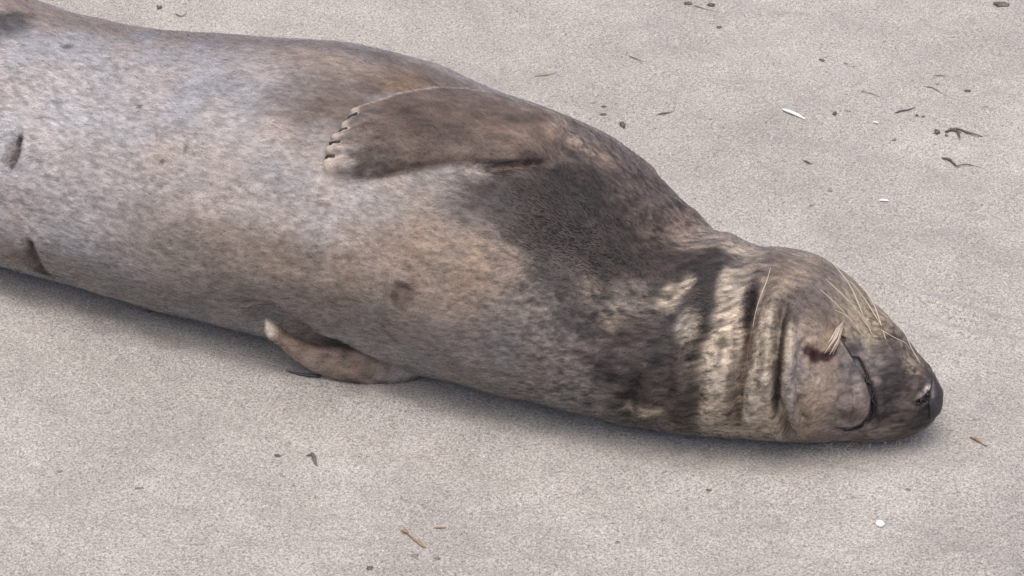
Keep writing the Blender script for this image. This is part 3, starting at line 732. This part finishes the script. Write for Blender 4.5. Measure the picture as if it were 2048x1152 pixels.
def strip(name, pts, r, mat, off=0.0, n=40):
    k = np.arange(len(pts)); t = np.linspace(0, len(pts) - 1, n)
    A_ = np.array(pts)
    q = np.stack([catmull(k, A_[:, j], t) for j in range(3)], -1)
    q = [on_skin(p, off)[0] for p in q]
    rr = [r * (.35 + .65 * min(1, 6 * x, 6 * (1 - x))) for x in np.linspace(.02, .98, n)]
    return link(name, pydata(name, *tube(q, rr, 8)), mat, seal)
lip_mat = plain('lip_skin', (.014, .011, .012), .45, .3, 200)
strip('lip', MOUTH[:-1], .0023, lip_mat, .0002)
strip('nostril', [(0.6703,-0.3299,0.1062),(0.6819,-0.3245,0.1044),(0.6909,-0.3167,0.107),(0.6985,-0.3066,0.1112),(0.7037,-0.2972,0.1137)], .0026, lip_mat, .0004)
whisk_mat = plain('whisker_hair', (.46, .39, .30), .45, .1, 40)
WHISKERS = [[(0.6198,-0.2706,0.1936),(0.5999,-0.2207,0.2214),(0.5814,-0.1997,0.2417),(0.5637,-0.1744,0.2573)], [(0.588,-0.2536,0.2232),(0.559,-0.2202,0.2601),(0.5347,-0.1917,0.2793),(0.5252,-0.1664,0.2811)], [(0.5947,-0.2682,0.211),(0.5604,-0.2558,0.2476),(0.533,-0.2478,0.2731),(0.517,-0.2341,0.2859)],
 [(0.5697,-0.286,0.2229),(0.5499,-0.2812,0.2426),(0.526,-0.2744,0.2667),(0.5073,-0.2606,0.2833)], [(0.6114,-0.2472,0.2069),(0.5869,-0.2254,0.2325),(0.5644,-0.2095,0.2571),(0.5559,-0.2058,0.2646)], [(0.5779,-0.2846,0.214),(0.5585,-0.2841,0.2336),(0.5411,-0.2832,0.2488),(0.528,-0.2842,0.2594)],
 [(0.6671,-0.2524,0.158),(0.6481,-0.2612,0.1741),(0.6279,-0.268,0.1888),(0.6081,-0.2648,0.2037)], [(0.6805,-0.2746,0.1448),(0.6588,-0.2616,0.1643),(0.6408,-0.2458,0.1839),(0.6281,-0.2166,0.1966)], [(0.5985,-0.2765,0.2046),(0.5816,-0.2675,0.2225),(0.5704,-0.263,0.2355),(0.5602,-0.2586,0.2465)],
 [(0.4291,-0.2135,0.3022),(0.4214,-0.2531,0.2962),(0.4052,-0.2945,0.279),(0.3958,-0.3263,0.2558)]]
for i, w in enumerate(WHISKERS):
    q = [on_skin(p)[0] + on_skin(p)[1] * hgt for p, hgt in zip(w, (.000, .010, .012, .009))]
    k = np.arange(4); t = np.linspace(0, 3, 14)
    Q = np.array([tuple(p) for p in q])
    line = np.stack([catmull(k, Q[:, j], t) for j in range(3)], -1)
    r = np.interp(t, [0, 3], [.0010, .00035] if i < len(WHISKERS) - 1 else [.0007, .0003])
    link('whisker', pydata('whisker', *tube(line, r, 6)), whisk_mat, seal)
# whiskers of the near cheek splay out over the sand
for k in range(14):
    s = rng.random()
    p0 = np.array([(0.6259,-0.2712,0.0)][0]) * (1 - s) + np.array([(0.6711,-0.2625,0.0)][0]) * s
    p0[2] = .012 + .012 * rng.random()
    dirv = np.array([-.030 - .050 * rng.random() + .05 * s, -.030 - .025 * rng.random(), 0])
    line = [p0 + dirv * t + np.array([0, 0, -(p0[2] - .004) * t * t]) for t in np.linspace(-.2, 1, 8)]
    link('whisker', pydata('whisker', *tube(line, np.linspace(.0011, .0005, 8), 6)), whisk_mat, seal)

# pale tuft beside the sore at the corner of the mouth
tuft_mat = plain('tuft_hair', (.36, .30, .24), .5, .2, 120)
tl = [(0.5478,-0.2884,0.2394),(0.5365,-0.305,0.2357),(0.5263,-0.3234,0.2263),(0.5173,-0.3386,0.2157)]
tl = [on_skin(p, o)[0] for p, o in zip(tl, (.001, .006, .008, .004))]
tv, tf = [], []
for k in range(16):
    o3 = Vector(rng.normal(0, .0021, 3)); sp = Vector(rng.normal(0, .0012, 3))
    ln_ = [q + o3 * (.6 + .2 * n_) + sp * n_ for n_, q in enumerate(tl)]
    a_, b_ = tube(ln_, [.0012, .0017, .0017, .0007], 6)
    o_ = len(tv); tv += a_; tf += [tuple(i + o_ for i in q) for q in b_]
tuft = link('hair_tuft', pydata('hair_tuft', tv, tf), tuft_mat, seal)
tuft['label'] = 'pale tuft beside a dark red sore at the corner of the mouth'

# ---------------------------------------------------------------- bits washed up on the sand
weed_mat = plain('dried_seaweed', (.10, .08, .073), .7, .5, 120)
grey_weed_mat = plain('faded_seaweed', (.20, .175, .165), .8, .4, 120)
shell_mat = plain('bleached_shell', (.80, .78, .76), .45, .08, 60)
straw_mat = plain('dry_straw', (.24, .17, .11), .7, .3, 120)

def gz(x, y):
    return float(ground_z([(x, y, 0)])[0])

def lump(rx, ry, rz, seed, spikes=0.35):
    b = bmesh.new()
    bmesh.ops.create_icosphere(b, subdivisions=2, radius=1)
    vv = np.array([tuple(v.co) for v in b.verts])
    n = vnoise(vv + seed * 3.1, 1.6, seed) * spikes + vnoise(vv + seed * 1.7, 4, seed + 1) * spikes * .6
    for v, k in zip(b.verts, n):
        v.co = Vector((v.co.x * rx * (1 + k), v.co.y * ry * (1 + k), v.co.z * rz * (1 + .6 * k)))
    m = bpy.data.meshes.new('lump'); b.to_mesh(m); b.free()
    return m

def place(o, p, rz=0.0, up=0.0, sink=.0):
    o.location = (p[0], p[1], gz(p[0], p[1]) + up)
    o.rotation_euler = (0, 0, rz)
    return o

# crumbs: point on the sand, length, depth, height, turn, material, label
CRUMBS = [
 ([(-0.7621,1.2829,0.0)], .008, .010, .008, .2, 'd', 'dark crumb of seaweed just behind the rise of the seal\'s back'),
 ([(0.3833,1.3251,0.0)], .014, .012, .006, .1, 'd', 'largest dark seaweed scrap at the top edge of the sand, left of a pair'),
 ([(0.4294,1.3156,0.0)], .012, .010, .005, -.2, 'd', 'flat dark seaweed scrap at the top edge beside the largest scrap'),
 ([(0.4423,1.2067,0.0)], .010, .010, .005, -.4, 'd', 'dark round seaweed crumb alone below the scraps at the top edge'),
 ([(0.183,0.8198,0.0)], .011, .006, .006, .1, 'd', 'flat dark seaweed scrap close behind the seal\'s shoulder'),
 ([(0.186,0.8547,0.0)], .009, .005, .005, -.2, 'd', 'small brown scrap just beyond the flat scrap behind the shoulder'),
 ([(0.2232,0.7811,0.0)], .009, .014, .012, .3, 'd', 'upright dark curled seaweed crumb beside the seal\'s shoulder'),
 ([(0.166,0.8672,0.0)], .006, .004, .004, .0, 'g', 'tiny brown speck nearest the seal\'s back behind the flipper'),
 ([(0.6505,1.0656,0.0)], .013, .008, .005, -.3, 'd', 'dark wedge of seaweed above the white splinter with two specks to its right'),
 ([(0.6986,1.0547,0.0)], .006, .005, .004, .1, 'g', 'grey speck right of the dark seaweed wedge'),
 ([(0.7126,1.0372,0.0)], .005, .004, .003, .4, 'g', 'smaller grey speck beside the grey speck near the wedge'),
 ([(0.7229,0.9258,0.0)], .007, .006, .005, .4, 'g', 'grey crumb trailing a thin tail of weed on the sand'),
 ([(0.9363,0.9321,0.0)], .010, .007, .005, -.2, 'd', 'dark flat crumb above the branched seaweed on the right'),
 ([(0.9621,0.8589,0.0)], .008, .007, .005, .2, 'g', 'grey pebble-like crumb above right of the branched seaweed'),
 ([(0.8794,0.9618,0.0)], .007, .004, .004, .3, 'g', 'small grey speck left of the dark flat crumb'),
 ([(0.653,0.828,0.0)], .008, .008, .007, .5, 'd', 'dark round crumb right of the white splinter'),
 ([(0.6826,0.8403,0.0)], .007, .003, .003, .0, 'g', 'thin grey fleck just right of the dark round crumb'),
 ([(0.8198,0.8341,0.0)], .007, .008, .006, .2, 'd', 'left one of two dark crumbs lying side by side beyond the seaweed'),
 ([(0.8335,0.83,0.0)], .006, .007, .005, -.2, 'd', 'right one of two dark crumbs lying side by side beyond the seaweed'),
 ([(0.7621,0.7269,0.0)], .007, .007, .005, -.6, 'g', 'lone grey crumb between the white splinter and the branched seaweed'),
 ([(0.8499,0.7509,0.0)], .008, .014, .010, .2, 'd', 'dark knob of seaweed touching the left of the branched piece'),
 ([(0.8687,0.7409,0.0)], .006, .005, .005, .0, 'd', 'small dark crumb between the knob and the branched seaweed'),
 ([(0.3989,0.7933,0.0)], .007, .004, .003, -.4, 'g', 'grey fleck between the seal\'s shoulder and the white splinter'),
 ([(0.5741,0.4721,0.0)], .007, .006, .005, .3, 'g', 'greyish crumb above the seal\'s head, nearest its brow'),
 ([(0.6156,0.526,0.0)], .008, .004, .003, -.3, 'g', 'grey flake beyond the crumb above the seal\'s head'),
 ([(-0.656,0.1066,0.0)], .009, .014, .012, .1, 'd', 'dark crumb in the shadow under the seal\'s belly'),
 ([(-0.3938,-0.3313,0.0)], .007, .007, .005, .3, 'd', 'small dark crumb left of the upright weed scrap in front of the seal'),
 ([(0.3248,-0.4329,0.0)], .007, .005, .004, -.1, 'd', 'lone dark speck on the sand in front of the seal\'s throat'),
 ([(-0.2262,-0.6371,0.0)], .008, .006, .005, .0, 'd', 'dark crumb at the bottom edge of the sand in front of the seal'),
 ([(0.1703,-0.5651,0.0)], .006, .004, .004, .2, 'g', 'grey speck in front of the seal\'s chest, near the bottom edge'),
 ([(-0.1555,-0.6039,-0.0)], .009, .006, .005, .1, 'g', 'left one of two brown specks under the broken twig'),
 ([(-0.1193,-0.6077,0.0)], .007, .006, .004, .4, 'g', 'right one of two brown specks under the broken twig'),
 ([(-0.6174,-0.4261,0.0)], .010, .004, .003, .1, 'g', 'flat grey flake on the sand at the lower left'),
 ([(-0.7542,-0.3805,0.0)], .006, .004, .003, .1, 'g', 'grey fleck furthest left on the sand in front'),
 ([(0.6535,-0.4356,0.0)], .008, .004, .004, -.2, 'g', 'brown fleck on the sand in front of the seal\'s nose'),
 ([(1.0644,1.3204,0.0)], .030, .016, .008, -.1, 'd', 'wide dark weed clump at the top right corner of the sand'),
]
for i, (p, rx, ry, rz, turn, m, lab) in enumerate(CRUMBS):
    o = link('seaweed_scrap', lump(rx * .58, ry * .6, rz * .42, 40 + i, .8), weed_mat if m == 'd' else grey_weed_mat)
    place(o, p[0], turn, rz * .2)
    tag(o, lab, 'seaweed', 'scraps of seaweed strewn on the sand')

def strand(paths, mat, name, label, cat, group=None, flat=1.0):
    """a stringy piece: several tapered strands joined, resting on the sand"""
    v, f = [], []
    for pts, r in paths:
        P_ = [Vector((q[0], q[1], gz(q[0], q[1]) + r * .5)) for q in pts]
        n = len(P_) * 4; r = r * .72
        k = np.arange(len(P_)); t = np.linspace(0, len(P_) - 1, n)
        A_ = np.array([tuple(q) for q in P_])
        ln_ = np.stack([catmull(k, A_[:, j], t) for j in range(3)], -1)
        ln_[:, 2] += .002 * np.sin(t * 2.1)**2
        rr = r * np.interp(t / (len(P_) - 1), [0, .2, .6, 1], [.5, 1, .9, .25]) * (1 + .35 * vnoise(ln_, 160, 77))
        vv, ff = tube(ln_, rr, 7)
        o_ = len(v); v += vv; f += [tuple(i + o_ for i in q) for q in ff]
    c = sum((Vector(q) for q in v), Vector()) / len(v); c.z = min(q[2] for q in v)
    o = link(name, pydata(name, [Vector(q) - c for q in v], f), mat)
    o.location = c
    return tag(o, label, cat, group)

SG = 'strands and twigs lying on the sand'
strand([([(0.8715,0.763,0.0),(0.8971,0.767,0.0),(0.917,0.7509,0.0),(0.9419,0.7429,0.0)], .0036), ([(0.8936,0.763,0.0),(0.8938,0.7269,0.0)], .0030), ([(0.868,0.7589,0.0),(0.8838,0.765,0.0),(0.8995,0.7549,0.0)], .0042)],
       weed_mat, 'seaweed', 'dark branched piece of seaweed on the sand at the right', 'seaweed', SG)
strand([([(0.8499,0.6638,-0.0),(0.8664,0.6541,0.0),(0.8779,0.6288,0.0)], .0042), ([(0.8745,0.6404,0.0),(0.8991,0.6327,0.0),(0.9233,0.623,0.0)], .0018)],
       weed_mat, 'seaweed', 'bent dark seaweed strand just in front of the branched piece', 'seaweed', SG)
strand([([(0.7767,0.8383,0.0),(0.7929,0.8465,0.0),(0.8222,0.863,0.0)], .0028)], weed_mat, 'seaweed', 'short dark strand left of the two side by side crumbs', 'seaweed', SG)
strand([([(0.7248,0.9236,0.0),(0.7419,0.911,0.0),(0.7578,0.9068,0.0)], .0016)], grey_weed_mat, 'seaweed', 'thin grey tail of weed right of its grey crumb', 'seaweed', SG)
strand([([(0.8515,0.9533,0.0),(0.8706,0.9406,0.0),(0.8905,0.911,0.0)], .0020)], grey_weed_mat, 'seaweed', 'thin curved grey strand left of the dark flat crumb', 'seaweed', SG)
strand([([(0.8754,0.9961,0.0),(0.9,0.9939,0.0)], .0020)], grey_weed_mat, 'seaweed', 'short straight grey strand highest on the right side', 'seaweed', SG)
strand([([(0.3946,1.3133,0.0),(0.4091,1.3016,0.0),(0.4494,1.2875,0.0)], .0018)], grey_weed_mat, 'seaweed', 'thin grey strand under the scraps at the top edge', 'seaweed', SG)
strand([([(0.2912,0.8177,0.0),(0.3097,0.8259,0.0),(0.3301,0.828,0.0)], .0026)], grey_weed_mat, 'seaweed', 'flat grey strand between the upright crumb and the white splinter', 'seaweed', SG)
strand([([(0.2451,1.0656,0.0),(0.2722,1.035,0.0)], .0020)], grey_weed_mat, 'seaweed', 'faint grey strand well behind the seal\'s shoulder', 'seaweed', SG)
strand([([(-0.7257,1.2642,0.0),(-0.711,1.2457,0.0),(-0.7003,1.2689,0.0)], .0022)], grey_weed_mat, 'seaweed', 'curled grey strand beside the dark crumb behind the back', 'seaweed', SG)
strand([([(0.572,0.6269,0.0),(0.5802,0.6192,0.0),(0.591,0.6192,0.0)], .0022)], weed_mat, 'seaweed', 'short dark strand midway between white splinter and seal\'s head', 'seaweed', SG)
strand([([(0.0456,0.9853,0.0),(0.0684,0.9939,0.0),(0.0914,1.009,0.0)], .0018)], straw_mat, 'straw', 'thin pale straw lying behind the seal above its flipper', 'straw', SG)
strand([([(0.7766,-0.2885,0.0),(0.7874,-0.3028,0.0),(0.8005,-0.3242,0.0)], .0032)], straw_mat, 'twig', 'thin brown twig on the sand right of the seal\'s nose', 'twig', SG)
strand([([(-0.1777,-0.5362,-0.0),(-0.1669,-0.5441,0.0)], .0052), ([(-0.16,-0.5572,0.0),(-0.15,-0.569,0.0),(-0.1384,-0.5832,0.0)], .0040), ([(-0.1719,-0.5402,0.0),(-0.1567,-0.5611,0.0)], .0020)],
       straw_mat, 'twig', 'broken dark tipped twig lying in front of the seal', 'twig', SG)
strand([([(-0.1268,-0.5243,0.0),(-0.1073,-0.5257,0.0)], .0022)], straw_mat, 'twig', 'short brown sliver right of the broken twig', 'twig', SG)
strand([([(-0.338,-0.3228,0.0),(-0.3328,-0.3398,-0.0),(-0.3274,-0.3595,0.0)], .0048), ([(-0.337,-0.3256,0.0),(-0.3465,-0.3341,0.0)], .0016)],
       weed_mat, 'seaweed', 'upright dark weed scrap with a tail in front of the near flipper', 'seaweed', SG)

# bleached white splinter, white pebble, pale shell edge
def splinter(a, b, r):
    A_, B_ = Vector(a), Vector(b)
    A_.z, B_.z = gz(*A_[:2]) + r * .9, gz(*B_[:2]) + r * .7
    line = [A_.lerp(B_, t) + Vector((0, 0, .002 * math.sin(math.pi * t))) for t in np.linspace(0, 1, 9)]
    rr = [r * k for k in (.25, .8, 1, 1.05, 1.1, 1.05, .95, .7, .2)]
    v, f = tube(line, rr, 8)
    c = A_.lerp(B_, .5)
    o = link('shell_splinter', pydata('shell_splinter', [q - c for q in v], f), shell_mat)
    o.location = c
    return o
tag(splinter(*[(0.5464,0.8362,0.0),(0.5907,0.7974,0.0)], .0030), 'long white shell splinter lying on the sand behind the seal\'s head', 'shell')
tag(splinter(*[(0.7061,0.4943,0.0),(0.7275,0.4962,0.0)], .0021), 'small pale shell sliver on the sand beyond the seal\'s nose', 'shell')
tag(splinter(*[(0.7265,0.7953,0.0),(0.7394,0.7933,0.0)], .0017), 'tiny pale shell chip left of the two side by side crumbs', 'shell')
peb = link('pebble', lump(.0078, .0068, .0058, 5, .25), shell_mat)
place(peb, [(0.5986,-0.523,0.0)][0], .2, .004)
tag(peb, 'small white pebble on the sand in front of the seal\'s head', 'pebble')

# coarse grains lying loose on the sand
NG = 9000
gxy = np.stack([rng.uniform(-1.25, 1.25, NG), rng.uniform(-.75, 1.5, NG), np.zeros(NG)], -1)
gzv = ground_z(gxy)
sz = .0006 + .0016 * rng.random(NG)**3
octa = np.array([(1, 0, 0), (0, 1, 0), (-1, 0, 0), (0, -1, 0), (0, 0, .8), (0, 0, -.8)])
of = np.array([(0, 1, 4), (1, 2, 4), (2, 3, 4), (3, 0, 4), (1, 0, 5), (2, 1, 5), (3, 2, 5), (0, 3, 5)])
ov = octa[None] * sz[:, None, None] * rng.uniform(.7, 1.4, (NG, 6, 1))
ov = ov + np.stack([gxy[:, 0], gxy[:, 1], gzv + sz * .4], -1)[:, None]
ff = (of[None] + (np.arange(NG) * 6)[:, None, None]).reshape(-1, 3)
gmesh = bpy.data.meshes.new('sand_grains')
gmesh.vertices.add(NG * 6); gmesh.vertices.foreach_set('co', ov.astype(np.float32).ravel())
gmesh.loops.add(ff.size); gmesh.loops.foreach_set('vertex_index', ff.astype(np.int32).ravel())
gmesh.polygons.add(len(ff)); gmesh.polygons.foreach_set('loop_start', np.arange(0, ff.size, 3, dtype=np.int32))
gmesh.update(); gmesh.validate()
grain_mat, N, L, B = new_mat('sand_grain')
t = N.new('ShaderNodeNewGeometry')
r = ramp(t.outputs['Random Per Island'], [(0, (.16, .13, .12)), (.35, (.33, .28, .25)), (.8, (.50, .46, .43)), (1, (.72, .70, .68))], N, L)
L.new(r.outputs['Color'], B.inputs['Base Color']); B.inputs['Roughness'].default_value = .6
grains = link('sand_grains', gmesh, grain_mat, None, False)
grains['kind'] = 'stuff'
